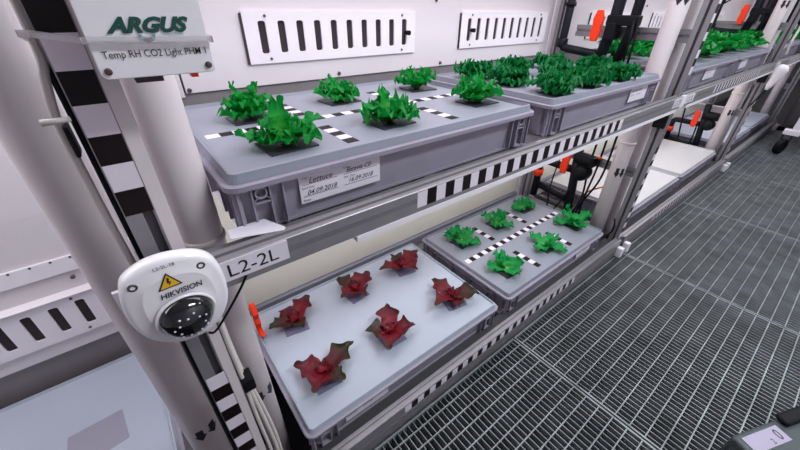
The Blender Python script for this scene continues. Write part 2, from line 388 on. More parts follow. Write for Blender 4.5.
def ceil_lamp(x, y, p, label):
    t = thing('ceiling_lamp', (x, y, 1.70), label, 'lamp', 'ceiling lamps of the aisle')
    MB().box(x-0.45, x+0.45, y-0.08, y+0.08, 1.69, 1.7495).build('housing', M['plate'], t)
    MB().box(x-0.43, x+0.43, y-0.07, y+0.07, 1.683, 1.69).build('diffuser', M['lamp'], t)
    L = bpy.data.lights.new('aisle_light', 'AREA'); L.shape = 'RECTANGLE'; L.size = 0.86; L.size_y = 0.25; L.energy = p; L.color = (0.86, 0.97, 1.0)
    lo = bpy.data.objects.new('aisle_light', L); col.objects.link(lo); lo.location = (x, y, 1.675)
ceil_lamp(0.9, -0.8, 30, 'long ceiling lamp over the near part of the aisle')
ceil_lamp(3.0, -0.8, 22, 'long ceiling lamp over the far part of the aisle')

# ------------------------------------------------------------------ trays
def tray(x0, z, label, lidm, tape=None, note=None, depth=0.4, W=0.6, yo=0.0):
    t = thing('growing_tray', (x0+W/2, 0.2, z-0.072), label, 'tray')
    x1 = x0+W; y0, y1 = 0.0, depth; zb = z-0.072; m = M['tray']
    mb = MB(); a = 0.013; b = 0.019
    top = rr(x0+a, x1-a, y0+a, y1-a, 0.014, 3); bot = rr(x0+b, x1-b, y0+b, y1-b, 0.014, 3)
    A = [mb.bm.verts.new((p[0], p[1], z-0.004)) for p in top]; B = [mb.bm.verts.new((p[0], p[1], zb+0.001)) for p in bot]
    n = len(A)
    for i in range(n): mb._f([A[i], A[(i+1) % n], B[(i+1) % n], B[i]])
    mb._f(A); mb._f(B[::-1])
    # foot ledge
    mb.prism(rr(x0+0.016, x1-0.016, y0+0.016, y1-0.016, 0.014, 3), 'z', zb, zb+0.004)
    # ribs near each end of the long sides and along the short sides
    for yy0, yy1 in ((y0+0.0065, y0+0.016), (y1-0.016, y1-0.0065)):
        for e in (0, 1):
            for d in (0.012, 0.028, 0.050, 0.0665):
                xx = x0+d if e == 0 else x1-d
                mb.box(xx-0.0010, xx+0.0010, yy0, yy1, zb+0.004, z-0.004)
            xa, xb = (x0+0.028, x0+0.050) if e == 0 else (x1-0.050, x1-0.028)
            mb.box(xa, xb, yy0, yy1, z-0.031, z-0.029)
            mb.box(xa, xb, yy0, yy1, zb+0.004, zb+0.007)
            cx = (xa+xb)/2; cz = z-0.0175
            for k in range(16):
                a0, a1 = 2*PI*k/16, 2*PI*(k+1)/16
                R0, R1 = 0.0060, 0.0078
                q = [(cx+R0*math.cos(a0), cz+R0*math.sin(a0)), (cx+R1*math.cos(a0), cz+R1*math.sin(a0)), (cx+R1*math.cos(a1), cz+R1*math.sin(a1)), (cx+R0*math.cos(a1), cz+R0*math.sin(a1))]
                mb.prism(q, 'y', yy0, yy1)
            for sx, sz in ((1, 1), (1, -1), (-1, 1), (-1, -1)):
                mb.prism([(cx+sx*0.0050, cz+sz*0.0058), (cx+sx*0.0058, cz+sz*0.0050), (cx+sx*0.0110, cz+sz*0.0105), (cx+sx*0.0105, cz+sz*0.0110)], 'y', yy0, yy1)
    for xx0, xx1 in ((x0+0.0065, x0+0.016), (x1-0.016, x1-0.0065)):
        for yy in (0.012, 0.028, 0.06, 0.085, 0.16, 0.24, 0.315, 0.34, 0.372, 0.388): mb.box(xx0, xx1, yy-0.001, yy+0.001, zb+0.004, z-0.004)
        mb.box(xx0, xx1, 0.06, 0.34, z-0.028, z-0.026)
    body = mb.build('container', m, t)
    # rim: flat flange with rolled lip
    mb = MB(); O = rr(x0, x1, y0, y1, 0.018, 6); I = rr(x0+0.0155, x1-0.0155, y0+0.0155, y1-0.0155, 0.006, 6)
    O2 = rr(x0+0.002, x1-0.002, y0+0.002, y1-0.002, 0.017, 6)
    def ring(P, zz): return [mb.bm.verts.new((p[0], p[1], zz)) for p in P]
    rs = [ring(I, z-0.0075), ring(O, z-0.0075), ring(O, z-0.0012), ring(O2, z), ring(I, z)]
    n = len(O)
    for j in range(len(rs)):
        p, q = rs[j], rs[(j+1) % len(rs)]
        for i in range(n): mb._f([p[i], p[(i+1) % n], q[(i+1) % n], q[i]], False)
    mb.build('rim', m, t)
    # lid: shallow dish with raised border
    mb = MB()
    def ins(i, r): return rr(x0+i, x1-i, y0+i, y1-i, r, 3)
    rs = [ring(ins(0.0075, 0.010), z+0.0002), ring(ins(0.0105, 0.008), z+0.0115), ring(ins(0.0130, 0.006), z+0.0120), ring(ins(0.0150, 0.005), z+0.0060)]; n = len(rs[0])
    for j in range(3):
        p, q = rs[j], rs[j+1]
        for i in range(n): mb._f([p[i], p[(i+1) % n], q[(i+1) % n], q[i]])
    mb._f(rs[3]); mb._f(rs[0][::-1])
    lid = mb.build('lid', lidm, t)
    sz = z+0.0061
    def cells(run, first_black):
        mb = MB()
        for k, (xa, xb, ya, yb) in enumerate(run):
            mb.mi = 0 if (k % 2 == 0) == first_black else 1
            mb.box(xa, xb, ya, yb, sz, sz+0.0004)
        mb.build('striped_tape', [M['tape_black'], M['tape_white']], lid)
    if tape == 'A':
        s_ = 0.0195; cells([(x0+0.024+s_*k, x0+0.024+s_*(k+1), 0.178, 0.1975) for k in range(28)], False)
        for cx in (x0+0.192, x0+0.404):
            for ys_ in (0.318, 0.138): cells([(cx-s_/2, cx+s_/2, ys_-s_*(k+1), ys_-s_*k) for k in range(5)], True)
    elif tape == 'D':
        s_ = 0.0205; cells([(x0+0.028+s_*k, x0+0.028+s_*(k+1), 0.187, 0.207) for k in range(27)], False)
        for cx in (x0+0.208, x0+0.408):
            for ys_ in (0.329, 0.137): cells([(cx-0.010, cx+0.010, ys_-s_*(k+1), ys_-s_*k) for k in range(5)], True)
    if note:
        xa, xb, za, zb2, lines = note
        # the side leans inwards slightly
        nb = MB().box(xa, xb, 0.0115, 0.0128, za, zb2).build('note_label', M['paper'], t, label='white paper note stuck to the front')
        if lines == 'full':
            hgt = zb2-za
            text('printed_text', [('Crop', (xa+0.003, 0.0112, zb2-0.0062), 0.0042, 1), ('Cultivar', (xa+0.066, 0.0112, zb2-0.0062), 0.0042, 1),
                                  ('Seed Date', (xa+0.003, 0.0112, zb2-0.0205), 0.0042, 1), ('Nutr. Date', (xa+0.066, 0.0112, zb2-0.0205), 0.0042, 1),
                                  ('Notes', (xa+0.003, 0.0112, za+0.0025), 0.0042, 1)], nb, M['ink'])
            text('handwriting', [('Lettuce', (xa+0.013, 0.0112, zb2-0.0135), 0.0115, 1.0), ('Batavia C0', (xa+0.070, 0.0112, zb2-0.0125), 0.0095, 1.0),
                                 ('04.09.2018', (xa+0.009, 0.0112, zb2-0.0300), 0.0100, 1.0), ('16.09.2018', (xa+0.072, 0.0112, zb2-0.0285), 0.0095, 1.0)], nb, M['ink_soft'], shear=0.35, bold=0.01)
            mb = MB()
            for zz in (zb2-0.0145, zb2-0.0312): 
                mb.box(xa+0.004, xa+0.056, 0.0110, 0.0114, zz-0.0002, zz+0.0002); mb.box(xa+0.066, xb-0.005, 0.0110, 0.0114, zz-0.0002, zz+0.0002)
            mb.build('ruled_lines', M['ink_soft'], nb)
        elif lines == 'small':
            text('handwriting', [('Crop  Lettuce   Cultivar', (xa+0.004, 0.0112, zb2-0.0105), 0.0075, 1.0), ('Seed Date        Nutr. Date', (xa+0.004, 0.0112, zb2-0.0215), 0.0062, 1.0)], nb, M['ink_soft'], shear=0.2)
    return t
xA, xB, xC, xD, xE = -0.0165, 0.640, 0.0, 0.640, 1.470
tray(xA, ZU, 'grey tray on the upper shelf beside the near posts, with striped lid and handwritten note', M['lid'], 'A', (0.0725, 0.2005, ZU-0.0515, ZU-0.0105, 'full'))
tray(xB, ZU, 'grey tray on the upper shelf crowded with curly dark green endive plants', M['lid'], None, (1.06, 1.185, ZU-0.050, ZU-0.012, 'small'))
tC = tray(xC, ZL, 'grey tray with plain pale lid carrying six red lettuces', M['lid_pale'], None, (0.09, 0.205, ZL-0.046, ZL-0.012, 'small'))
tD = tray(xD, ZL, 'grey tray on the lower level with striped lid and small bright green lettuces', M['lid'], 'D', (1.065, 1.165, ZL-0.050, ZL-0.014, 'small'))
for t_ in (tC, tD): t_.location.y -= 0.008
tray(xE, ZL, 'lower tray with bare white lid, just past the second post', M['lid_white'], None, None)
tray(xE+0.62, ZL, 'lower tray with bare white lid, next to the third post', M['lid_white'], None, None)
tray(xE+0.02, ZU, 'upper tray between the second and third post with two paper notes', M['lid'], None, (xE+0.24, xE+0.37, ZU-0.052, ZU-0.010, 'small'))
tray(xE+0.64, ZU, 'upper tray that ends at the third post, full of green lettuce', M['lid'], None, (xE+0.70, xE+0.86, ZU-0.052, ZU-0.010, 'small'))
tray(xE+MOD, ZL, 'pale lidded lower tray just past the third post', M['lid_pale'])
tray(xE+MOD+0.62, ZL, 'pale lidded lower tray near the aisle end', M['lid_pale'])
tray(xE+MOD+0.01, ZU, 'upper tray just past the third post, partly hidden by its bars', M['lid'])
tray(xE+MOD+0.63, ZU, 'upper tray at the far end of the rack', M['lid'])
tl = tray(-0.795, ZL, 'pale blue lidded tray in the left bay with a grey patch of tape', M['lid_pale'])
for c_ in [tl]: c_.location.y += 0.048
lid = [c for c in tl.children if c.name.startswith('lid')][0]
mb = MB(); q = [(-0.372, 0.200), (-0.276, 0.214), (-0.283, 0.290), (-0.372, 0.285)]
mb.prism(q, 'z', 0.0062, 0.0068); mb.build('tape_patch', M['patch'], lid, label='grey wrinkled patch of tape')

# ------------------------------------------------------------------ vent plates
def vent(x0, z1, label, w=0.463, h=0.1, n=10, knob=None, x1s=None):
    t = thing('vent_plate', (x0+w/2, YW, z1-h), label, 'vent plate', 'slotted white vent plates on the rear wall')
    y1 = YW-0.0005; y0 = y1-0.004
    z0 = z1-h
    # plate drawn as rails and bars round the slots so that the slots are open
    sw = 0.0165; pitch = (w-0.030*2-sw)/(n-1); za, zb = z0+0.020, z1-0.018
    mb = MB(); mb.box(x0, x1s or x0+w, y0, y1, zb, z1); mb.box(x0, x0+w, y0, y1, z0, za)
    xs = [x0+0.030+pitch*k for k in range(n)]
    cur = x0
    for x in xs:
        mb.box(cur, x, y0, y1, za, zb); cur = x+sw
        for sx, sz in ((0, 0), (0, 1), (1, 0), (1, 1)):       # rounded slot ends
            cx = x if sx == 0 else x+sw; cz = za if sz == 0 else zb; dx = 0.003*(1 if sx == 0 else -1); dz = 0.003*(1 if sz == 0 else -1)
            mb.prism([(cx, cz), (cx+dx, cz), (cx, cz+dz)], 'y', y0, y1)
    mb.box(cur, x0+w, y0, y1, za, zb)
    mb.build('plate', M['plate'], t)
    MB().box(x0+0.004, x0+w-0.004, y1, y1+0.0004, z0+0.004, z1-0.004).build('backing', M['slotback'], t)
    MB().box(x0-0.0045, x0-0.0002, y0-0.0005, y1, z0, z1-0.004).build('edge_seal', M['dark'], t)
    for sx in (0.047, w-0.047):
        for sz in (z1-0.009, z0+0.009): MB().lathe([(0.0028, 0), (0.0028, 0.0015)], (x0+sx, y0, sz), (0, -1, 0), 12).build('screw', M['screw'], t)
    if knob is not None:
        MB().tube([(x0+knob, y0-0.001, z0+h/2), (x0+knob, y0-0.016, z0+h/2)], [0.005, 0.006], 12).build('knob', M['black'], t)
    return t
vent(0.174, 0.7215, 'long slotted vent plate behind the striped upper tray, knob at its right end', knob=0.430)
vent(0.821, 0.7215, 'slotted vent plate behind the curly endive tray, knob at its left end', knob=0.046)
vent(0.174+MOD, 0.7215, 'slotted vent plate half hidden by the red valve and dark pipes of the second post', knob=None)
vent(0.821+MOD, 0.7215, 'slotted vent plate between the white pipe and the third post')
vent(0.174+2*MOD, 0.7215, 'slotted vent plate past the third post')
vent(-0.246-0.463, 0.2125, 'slotted vent plate low on the wall of the left bay', h=0.105, x1s=None)

# ------------------------------------------------------------------ pipes
def arrow(mb, cx, cy, r, ang, zt, hgt, w):
    """down arrow wrapped on a vertical pipe of radius r"""
    def P(u, z):
        a = ang + u/r; return (cx + (r+0.0004)*math.cos(a), cy + (r+0.0004)*math.sin(a), z)
    def strip(pts):
        vs = [mb.bm.verts.new(P(u, z)) for u, z in pts]; mb._f(vs)
    m = zt - hgt*0.5
    for k in range(3):
        u0, u1 = -w*0.28 + w*0.56*k/3, -w*0.28 + w*0.56*(k+1)/3
        strip([(u0, m), (u1, m), (u1, zt), (u0, zt)])
    N = 6
    for k in range(N):
        u0, u1 = -w/2 + w*k/N, -w/2 + w*(k+1)/N
        z0 = zt-hgt + abs(u0)/(w/2)*hgt*0.5; z1 = zt-hgt + abs(u1)/(w/2)*hgt*0.5
        strip([(u0, z0), (u1, z1), (u1, m+1e-5), (u0, m+1e-5)])
def pipe(x, y, r, z0, z1, label, collars=(), arrows=(), group=None):
    t = thing('white_pipe', (x, y, z0), label, 'pipe', group)
    MB().tube([(x, y, z0), (x, y, (z0+z1)/2), (x, y, z1)], r, 40).build('tube', M['pipe'], t)
    for z in collars:
        MB().lathe([(r+0.0002, 0.000), (r+0.0020, 0.001), (r+0.0024, 0.004), (r+0.0018, 0.007), (r+0.0002, 0.008)], (x, y, z), n=40).build('socket', M['pipe_edge'], t)
    for zt, hgt, w, angs in arrows:
        for a in angs:
            mb = MB(); arrow(mb, x, y, r, math.radians(a), zt, hgt, w); mb.build('arrow_sticker', M['ink'], t)
    return t
pipe(-0.147, 0.072, 0.0255, -0.41, 1.55, 'thick white pipe left of the striped near post, behind the dome camera', (), [(0.136, 0.028, 0.020, (-97, -50))])
pipe(-0.0455, 0.078, 0.0250, -0.41, 1.55, 'thick white pipe right of the near post, against the ends of the lettuce trays', (0.462,), [(0.136, 0.028, 0.020, (-97, -45))])
for q, lab in ((1, 'second'), (2, 'third')):
    x = XP[q]
    pipe(x-0.049, 0.050, 0.0262, -0.41, 1.55, 'white pipe standing left of the %s post, by the red valve' % lab, (0.330,), [(0.243, 0.036, 0.019, (-158, -120)), (0.778, 0.036, 0.020, (-172, -130))])
    pipe(x+0.043, 0.046, 0.0255, -0.41, 1.55, 'shaded white pipe half hidden behind the %s post' % lab)
pipe(XP[3]-0.045, 0.052, 0.0265, -0.41, 1.55, 'furthest white pipe, left of the last post')

# ------------------------------------------------------------------ valve manifolds
def smooth_path(pts, n=6):
    pts = [Vector(p) for p in pts]; out = []
    P = [pts[0]] + pts + [pts[-1]]
    for i in range(1, len(P)-2):
        p0, p1, p2, p3 = P[i-1], P[i], P[i+1], P[i+2]
        for k in range(n):
            t = k/n; out.append(0.5*((2*p1) + (-p0+p2)*t + (2*p0-5*p1+4*p2-p3)*t*t + (-p0+3*p1-3*p2+p3)*t**3))
    out.append(pts[-1]); return out
def elbow(a, b, c, r, k=5):
    """points of a 90 degree bend at b"""
    a, b, c = Vector(a), Vector(b), Vector(c); p = b + (a-b).normalized()*r; q = b + (c-b).normalized()*r
    return [a] + [p*(1-t)**2 + b*2*t*(1-t) + q*t*t for t in [i/k for i in range(k+1)]] + [c]
def handle(mb, c, h, w, d):
    """red butterfly valve lever: waisted bar standing upright"""
    c = Vector(c)
    prof = [(-w*0.30, -h/2), (w*0.30, -h/2), (w*0.5, -h*0.22), (w*0.40, 0), (w*0.5, h*0.22), (w*0.26, h/2), (-w*0.26, h/2), (-w*0.5, h*0.20), (-w*0.42, 0), (-w*0.5, -h*0.20)]
    mb.prism([(c.y+a, c.z+b) for a, b in prof], 'x', c.x-d/2, c.x+d/2)
def manifold_low(x, y, z, tag_, s=1.0):
    t = thing('valve_manifold', (x, y, z-0.25), 'dark pipework with red lever valve at the lower level, before the %s post' % tag_, 'valve')
    mb = MB(); mb.tube([(x, y-0.03, -0.043), (x, y-0.02, z-0.10), (x, y, z+0.10)], 0.017, 18); mb.build('pipe', M['navy'], t)
    mb = MB(); mb.tube(elbow((x, y-0.015, z-0.025), (x, y+0.145, z-0.025), (x, y+0.145, z-0.20), 0.025), 0.0155, 16); mb.build('pipe', M['navy'], t)
    mb = MB(); mb.tube([(x+0.01, y+0.145, z-0.145), (x+0.01, y-0.02, z-0.165)], 0.0155, 16); mb.build('pipe', M['navy'], t)
    mb = MB(); mb.lathe([(0.020, 0), (0.020, 0.03)], (x, y+0.145, z-0.10), n=20); mb.build('coupling', M['red'], t, label='red threaded coupling')
    mb = MB()
    mb.lathe([(0.012, -0.04), (0.024, -0.035), (0.026, 0), (0.024, 0.035), (0.012, 0.04)], (x, y-0.035, z+0.03), (0, 1, 0), 20)
    mb.lathe([(0.010, -0.045), (0.030, -0.03), (0.034, 0.0), (0.030, 0.02), (0.012, 0.03)], (x-0.005, y-0.045, z-0.02), (1, 0, 0), 24)
    mb.box(x-0.02, x+0.02, y-0.08, y-0.01, z+0.01, z+0.05)
    mb.build('valve_body', M['black'], t, bevel=0.003)
    mb = MB(); handle(mb, (x-0.022, y+0.028, z+0.005), 0.100, 0.034, 0.014); mb.build('lever', M['red'], t, bevel=0.003, label='red lever')
    mb = MB(); mb.lathe([(0.005, 0), (0.005, 0.012)], (x-0.02, y-0.09, z+0.060), (0, -1, 0), 10); mb.build('small_cap', M['red'], t)
    return t
def manifold_up(x, y, z, tag_):
    t = thing('valve_manifold', (x, y, z-0.13), 'dark pipework with red lever valve above the upper tray, before the %s post' % tag_, 'valve')
    mb = MB(); mb.tube(elbow((x, y+0.13, 1.2), (x, y+0.13, z-0.075), (x, y-0.03, z-0.090), 0.022), 0.0135, 16); mb.build('pipe', M['navy'], t)
    MB().lathe([(0.018, 0), (0.018, 0.012)], (x, y+0.13, z+0.055), n=16).build('clamp', M['black'], t)
    MB().lathe([(0.0165, 0), (0.0185, 0.002), (0.0185, 0.028), (0.0165, 0.03)], (x, y+0.13, z-0.075), n=16).build('elbow_socket', M['navy'], t)
    mb = MB(); mb.tube([(x, y-0.035, 1.2), (x, y-0.035, z), (x, y-0.015, z-0.15)], 0.0180, 18); mb.build('pipe', M['navy'], t)
    mb = MB(); mb.tube([(x, y-0.095, 1.2), (x, y-0.095, z-0.02), (x, y-0.075, z-0.13)], 0.0150, 16); mb.build('pipe', M['black'], t)
    mb = MB(); mb.box(x-0.020, x+0.020, y-0.112, y-0.016, z+0.002, z+0.032); mb.box(x-0.024, x+0.024, y-0.055, y-0.020, z-0.040, z+0.01)
    mb.build('valve_body', M['black'], t, bevel=0.004)
    mb = MB(); handle(mb, (x-0.025, y+0.006, z), 0.092, 0.033, 0.015); mb.build('lever', M['red'], t, bevel=0.003, label='red lever')
    mb = MB()
    for dy in (-0.105, -0.120): mb.tube([(x-0.024, y+dy, z+0.02), (x-0.02, y+dy-0.004, z-0.06), (x-0.01, y+dy-0.002, z-0.15)], 0.0035, 8)
    mb.build('thin_hose', M['black'], t)
    return t
manifold_up(XP[1]-0.047, 0.254, 0.684, 'second')
manifold_low(XP[1]-0.030, 0.218, 0.192, 'second')
manifold_up(XP[2]-0.020, 0.185, 0.715, 'third')
manifold_low(XP[2]-0.015, 0.160, 0.150, 'third')
manifold_up(XP[3]-0.047, 0.225, 0.69, 'last')

def cable(name, pts, r, m, label, cat='cable', group=None, n=8):
    mb = MB(); mb.tube(smooth_path(pts), r, n); o = mb.build(name, m, None); return tag(o, label, cat, group)
X1 = XP[1]
for k, (pts, lab) in enumerate((
    ([(X1-0.02, 0.160, 0.34), (X1-0.03, 0.158, 0.20), (X1-0.03, 0.150, 0.05), (X1-0.02, 0.20, -0.10)], 'black hose hanging closest to the red valve by the second post'),
    ([(X1-0.02, 0.130, 0.34), (X1-0.03, 0.128, 0.20), (X1-0.03, 0.140, 0.02), (X1-0.02, 0.12, -0.12)], 'middle black hose hanging between the red valve and the white pipe'),
    ([(X1-0.02, 0.100, 0.34), (X1-0.03, 0.102, 0.17), (X1-0.02, 0.150, 0.02), (X1-0.02, 0.17, -0.12)], 'black hose hanging beside the white pipe by the second post'),
    ([(X1-0.06, 0.262, 0.25), (X1-0.07, 0.272, 0.10), (X1-0.06, 0.268, -0.04)], 'thin black line dropping past the red lever of the lower valve'),
    ([(X1-0.05, 0.190, 0.10), (X1-0.06, 0.235, -0.02), (X1-0.06, 0.24, -0.06)], 'short slanting black hose behind the striped green lettuce tray'))):
    cable('black_hose', pts, 0.0040 if k < 3 else 0.0028, M['black'], lab, 'hose')
cable('orange_string', [(X1-0.02, 0.155, 0.060), (X1-0.02, 0.130, 0.100), (X1-0.02, 0.085, 0.135)], 0.0035, M['orange'], 'orange string between the black hoses and the white pipe', 'string')
cable('black_cable', [(X1-0.026, 0.004, 0.03), (X1-0.026, -0.005, 0.0), (X1-0.030, -0.004, -0.03), (X1-0.045, 0.012, -0.05), (X1-0.065, 0.018, -0.055)], 0.0028, M['black'], 'curled black cable end at the foot of the second post')
X2 = XP[2]
cable('black_cable', [(X2-0.05, 0.28, 0.36), (X2-0.06, 0.25, 0.15), (X2-0.06, 0.22, -0.02)], 0.0045, M['black'], 'black hose hanging left of the red valve by the third post', 'hose')
cable('black_cable', [(X2-0.03, 0.17, 0.13), (X2-0.05, 0.16, 0.05), (X2-0.05, 0.165, -0.03)], 0.0045, M['black'], 'black hose below the red valve by the third post', 'hose')
cable('black_cable', [(X2-0.06, 0.245, 0.80), (X2-0.16, 0.33, 0.72), (X2-0.22, 0.42, 0.66)], 0.0035, M['black'], 'thin black cable slanting down behind the lettuce before the third post')
# grey junction trays low in the joints
def sump(x, lab):
    t = thing('sump_box', (x, 0.22, -0.16), lab, 'box')
    mb = MB(); mb.box(x-0.055, x+0.038, 0.09, 0.395, -0.16, -0.052); mb.build('body', M['tealgrey'], t, bevel=0.004)
    mb = MB(); mb.prism(rr(x-0.060, x+0.042, 0.085, 0.40, 0.01, 3), 'z', -0.0515, -0.045); mb.build('lid', M['tealgrey'], t)
    MB().lathe([(0.010, 0), (0.010, 0.012), (0.006, 0.016)], (x-0.03, 0.105, -0.045), n=12).build('fitting', M['brass'], t)
sump(X1-0.028, 'dark grey sump box low behind the lower green tray corner')
sump(X2-0.030, 'dark grey sump box low before the third post')

# ------------------------------------------------------------------ dome camera on the near post
cam_t = thing('dome_camera', (-0.090, -0.075, 0.50), 'white dome security camera on the near post, with a yellow warning triangle', 'security camera')
MB().box(-0.1290, -0.0720, -0.0735, -0.0463, 0.490, 0.520).build('bracket', M['black'], cam_t, bevel=0.002, label='black mounting bracket')
MB().box(-0.1340, -0.1140, -0.0700, -0.0660, 0.487, 0.523).build('bracket_tab', M['plate'], cam_t)
outl = [(-0.1262,0.5345),(-0.1195,0.5440),(-0.1033,0.5510),(-0.085,0.5510),(-0.0655,0.5450),(-0.0545,0.5330),(-0.0505,0.5110),(-0.0520,0.4891),(-0.0585,0.4724),(-0.0690,0.4600),(-0.0860,0.4530),(-0.1060,0.4560),(-0.1220,0.4700),(-0.1300,0.4910),(-0.1305,0.5154)]
def smooth_closed(P, n=5):
    out = []; L = len(P)
    for i in range(L):
        p0, p1, p2, p3 = [Vector((*P[(i+j) % L], 0)) for j in (-1, 0, 1, 2)]
        for k in range(n):
            t = k/n; v = 0.5*((2*p1) + (-p0+p2)*t + (2*p0-5*p1+4*p2-p3)*t*t + (-p0+3*p1-3*p2+p3)*t**3); out.append((v.x, v.y))
    return out
O = smooth_closed(outl); ccx = sum(p[0] for p in O)/len(O); ccz = sum(p[1] for p in O)/len(O)
mb = MB(); lv = []
for s_, yy in ((0.93, -0.0735), (1.0, -0.0765), (1.0, -0.0815), (0.985, -0.0850), (0.95, -0.0872), (0.88, -0.0885), (0.72, -0.0890), (0.68, -0.0905)):
    # shift inwards rings toward the lens centre
    sh = (1-s_)*0.25
    lv.append([mb.bm.verts.new((ccx + (p[0]-ccx)*s_ + sh*0.012, yy, ccz + (p[1]-ccz)*s_ - sh*0.03)) for p in O])
n = len(O)
for j in range(len(lv)-1):
    for i in range(n): mb._f([lv[j][i], lv[j][(i+1) % n], lv[j+1][(i+1) % n], lv[j+1][i]], True)
mb._f(lv[0]); mb._f(lv[-1][::-1])
mb.build('housing', M['dome_w'], cam_t)
lens_c = Vector((-0.0905, -0.0905, 0.4905)); ax = Vector((0.08, -1, -0.12)).normalized()
mb = MB(); mb.lathe([(0.0240, 0.0), (0.0250, 0.003), (0.0236, 0.0045), (0.0225, 0.003)], lens_c, ax, 40); mb.build('ring', M['dome_w'], cam_t)
ctr = lens_c + ax*0.002
prof = [(0.0225*math.cos(a), 0.0185*math.sin(a)) for a in [PI/2*i/12 for i in range(13)]]
ball = MB(); ball.lathe(prof, ctr, ax, 40); bo = ball.build('dome', M['black_gloss'], cam_t, label='glossy dark dome')
u = ax.orthogonal().normalized(); v = ax.cross(u)
for k in range(14):
    a = 2*PI*k/14; rr_ = 0.0105 if k % 2 else 0.0135
    d = (u*math.cos(a) + v*math.sin(a))*rr_; hh = 0.0185*math.sqrt(max(0, 1-(rr_/0.0225)**2))
    MB().lathe([(0.0010, -0.0004), (0.0010, 0.0003), (0.0005, 0.0006)], ctr + d + ax*hh, ax, 8).build('led', M['led'], bo)
for x, z in ((-0.1190, 0.5365), (-0.0640, 0.5355)):
    MB().lathe([(0.0036, 0), (0.0036, 0.0018), (0.0020, 0.0020), (0.0020, 0.0008)], (x*1.0+0.002*(1 if x<-.09 else -1), -0.0872, z-0.002), (0, -1, 0), 16).build('screw', M['screw'], cam_t)
def tri(mb, pts, y0, y1): mb.prism(pts, 'y', y0, y1)
ty = -0.0908
mb = MB(); tri(mb, [(-0.1025, 0.5235), (-0.0835, 0.5240), (-0.0925, 0.5395)], ty, ty-0.0003); wt = mb.build('warning_sticker', M['ink'], cam_t)
mb = MB(); tri(mb, [(-0.1003, 0.5248), (-0.0855, 0.5252), (-0.0926, 0.5373)], ty-0.0004, ty-0.0006); mb.build('triangle', M['yellow'], wt)
mb = MB(); mb.prism([(-0.0930, 0.5350), (-0.0915, 0.5338), (-0.0925, 0.5305), (-0.0908, 0.5305), (-0.0932, 0.5262), (-0.0928, 0.5295), (-0.0943, 0.5295)], 'y', ty-0.0007, ty-0.0009); mb.build('symbol', M['ink'], wt)
text('lettering', [('HIKVISION', (-0.1030, -0.0915, 0.5145), 0.0078, 0.88)], cam_t, M['ink'], xdir=(1, 0, 0.015), updir=(0.0, 0.0, 1), bold=0.02, shear=0.15)
text('serial_lettering', [('L2-2L-18', (-0.1000, -0.0895, 0.5435), 0.0045, 1.0)], cam_t, M['ink_soft'])

# ------------------------------------------------------------------ climate sensor box
sb = thing('sensor_box', (-0.044, -0.062, 0.69), 'white climate sensor box with green lettering above the dome camera', 'sensor box')
mb = MB(); mb.prism(rr(-0.0800, -0.0095, 0.6880, 0.800, 0.004), 'y', -0.075, -0.0462); mb.build('housing', M['dome_w'], sb, bevel=0.0008)
ys = -0.0758
text('brand_lettering', [('ARGUS', (-0.0668, ys, 0.71560), 0.01180, 1.16)], sb, M['green_ink'], bold=0.055, shear=0.40)
mb = MB()
for k in range(10):
    a0, a1 = PI+PI*k/10, PI+PI*(k+1)/10
    mb.mi = 0 if 3 <= k <= 6 else 1
    mb.prism([(-0.0470+0.0050*math.cos(a0), 0.7140+0.0046*math.sin(a0)), (-0.0470+0.0050*math.cos(a1), 0.7140+0.0046*math.sin(a1)), (-0.0470+0.0030*math.cos(a1), 0.7140+0.0020*math.sin(a1)), (-0.0470+0.0030*math.cos(a0), 0.7140+0.0020*math.sin(a0))], 'y', ys, ys+0.0004)
mb.build('eye_mark', [M['green_ink'], M['blue_ink']], sb)
text('small_lettering', [('CONTROLS', (-0.0375, ys, 0.71330), 0.0024, 1.0)], sb, M['blue_ink'])
text('caption_lettering', [('Temp RH CO2 Light PHM 1', (-0.0752, ys, 0.7008), 0.0063, 0.86)], sb, M['ink'], bold=0.004)
for x in (-0.0752, -0.0140): MB().lathe([(0.0022, 0), (0.0022, 0.0012), (0.0012, 0.0014)], (x, -0.0752, 0.6932), (0, -1, 0), 16).build('screw', M['screw_rust'], sb)
MB().box(-0.062, -0.045, -0.070, -0.050, 0.684, 0.6885).build('cable_gland', M['dark'], sb)
MB().box(-0.0265, -0.0220, -0.072, -0.062, 0.6850, 0.6885).build('red_clip', M['red'], sb)

# nylon ties and cables at the near post
def tie(pts, lab):
    mb = MB()
    for a, b in zip(pts[:-1], pts[1:]):
        a, b = Vector(a), Vector(b); n_ = (b-a).cross(Vector((0, 0, 1))).normalized()*0.0007
        v = [mb.bm.verts.new(p) for p in (a-n_+Vector((0,0,-0.0020)), b-n_+Vector((0,0,-0.0020)), b-n_+Vector((0,0,0.0020)), a-n_+Vector((0,0,0.0020)), a+n_+Vector((0,0,-0.0020)), b+n_+Vector((0,0,-0.0020)), b+n_+Vector((0,0,0.0020)), a+n_+Vector((0,0,0.0020)))]
        for q in ((0,1,2,3),(7,6,5,4),(0,4,5,1),(1,5,6,2),(2,6,7,3),(3,7,4,0)): mb._f([v[i] for i in q])
    o = mb.build('nylon_tie', M['tie']); return tag(o, lab, 'cable tie')
tie([(-0.1135, -0.005, 0.7095), (-0.1125, -0.045, 0.7150), (-0.106, -0.0525, 0.7148), (-0.082, -0.0775, 0.7118), (-0.0078, -0.0782, 0.7100), (-0.0062, -0.070, 0.7100), (-0.0080, -0.045, 0.7100)], 'clear nylon tie strapped across the white sensor box and the post')
mb = MB(); mb.tube([(-0.1235, -0.048, 0.6610), (-0.1150, -0.0485, 0.6612), (-0.1075, -0.047, 0.6612)], [0.0026, 0.0020, 0.0018], 10)
tag(mb.build('nylon_tie', M['cable_w']), 'small white tie around the white cable beside the striped post', 'cable tie')
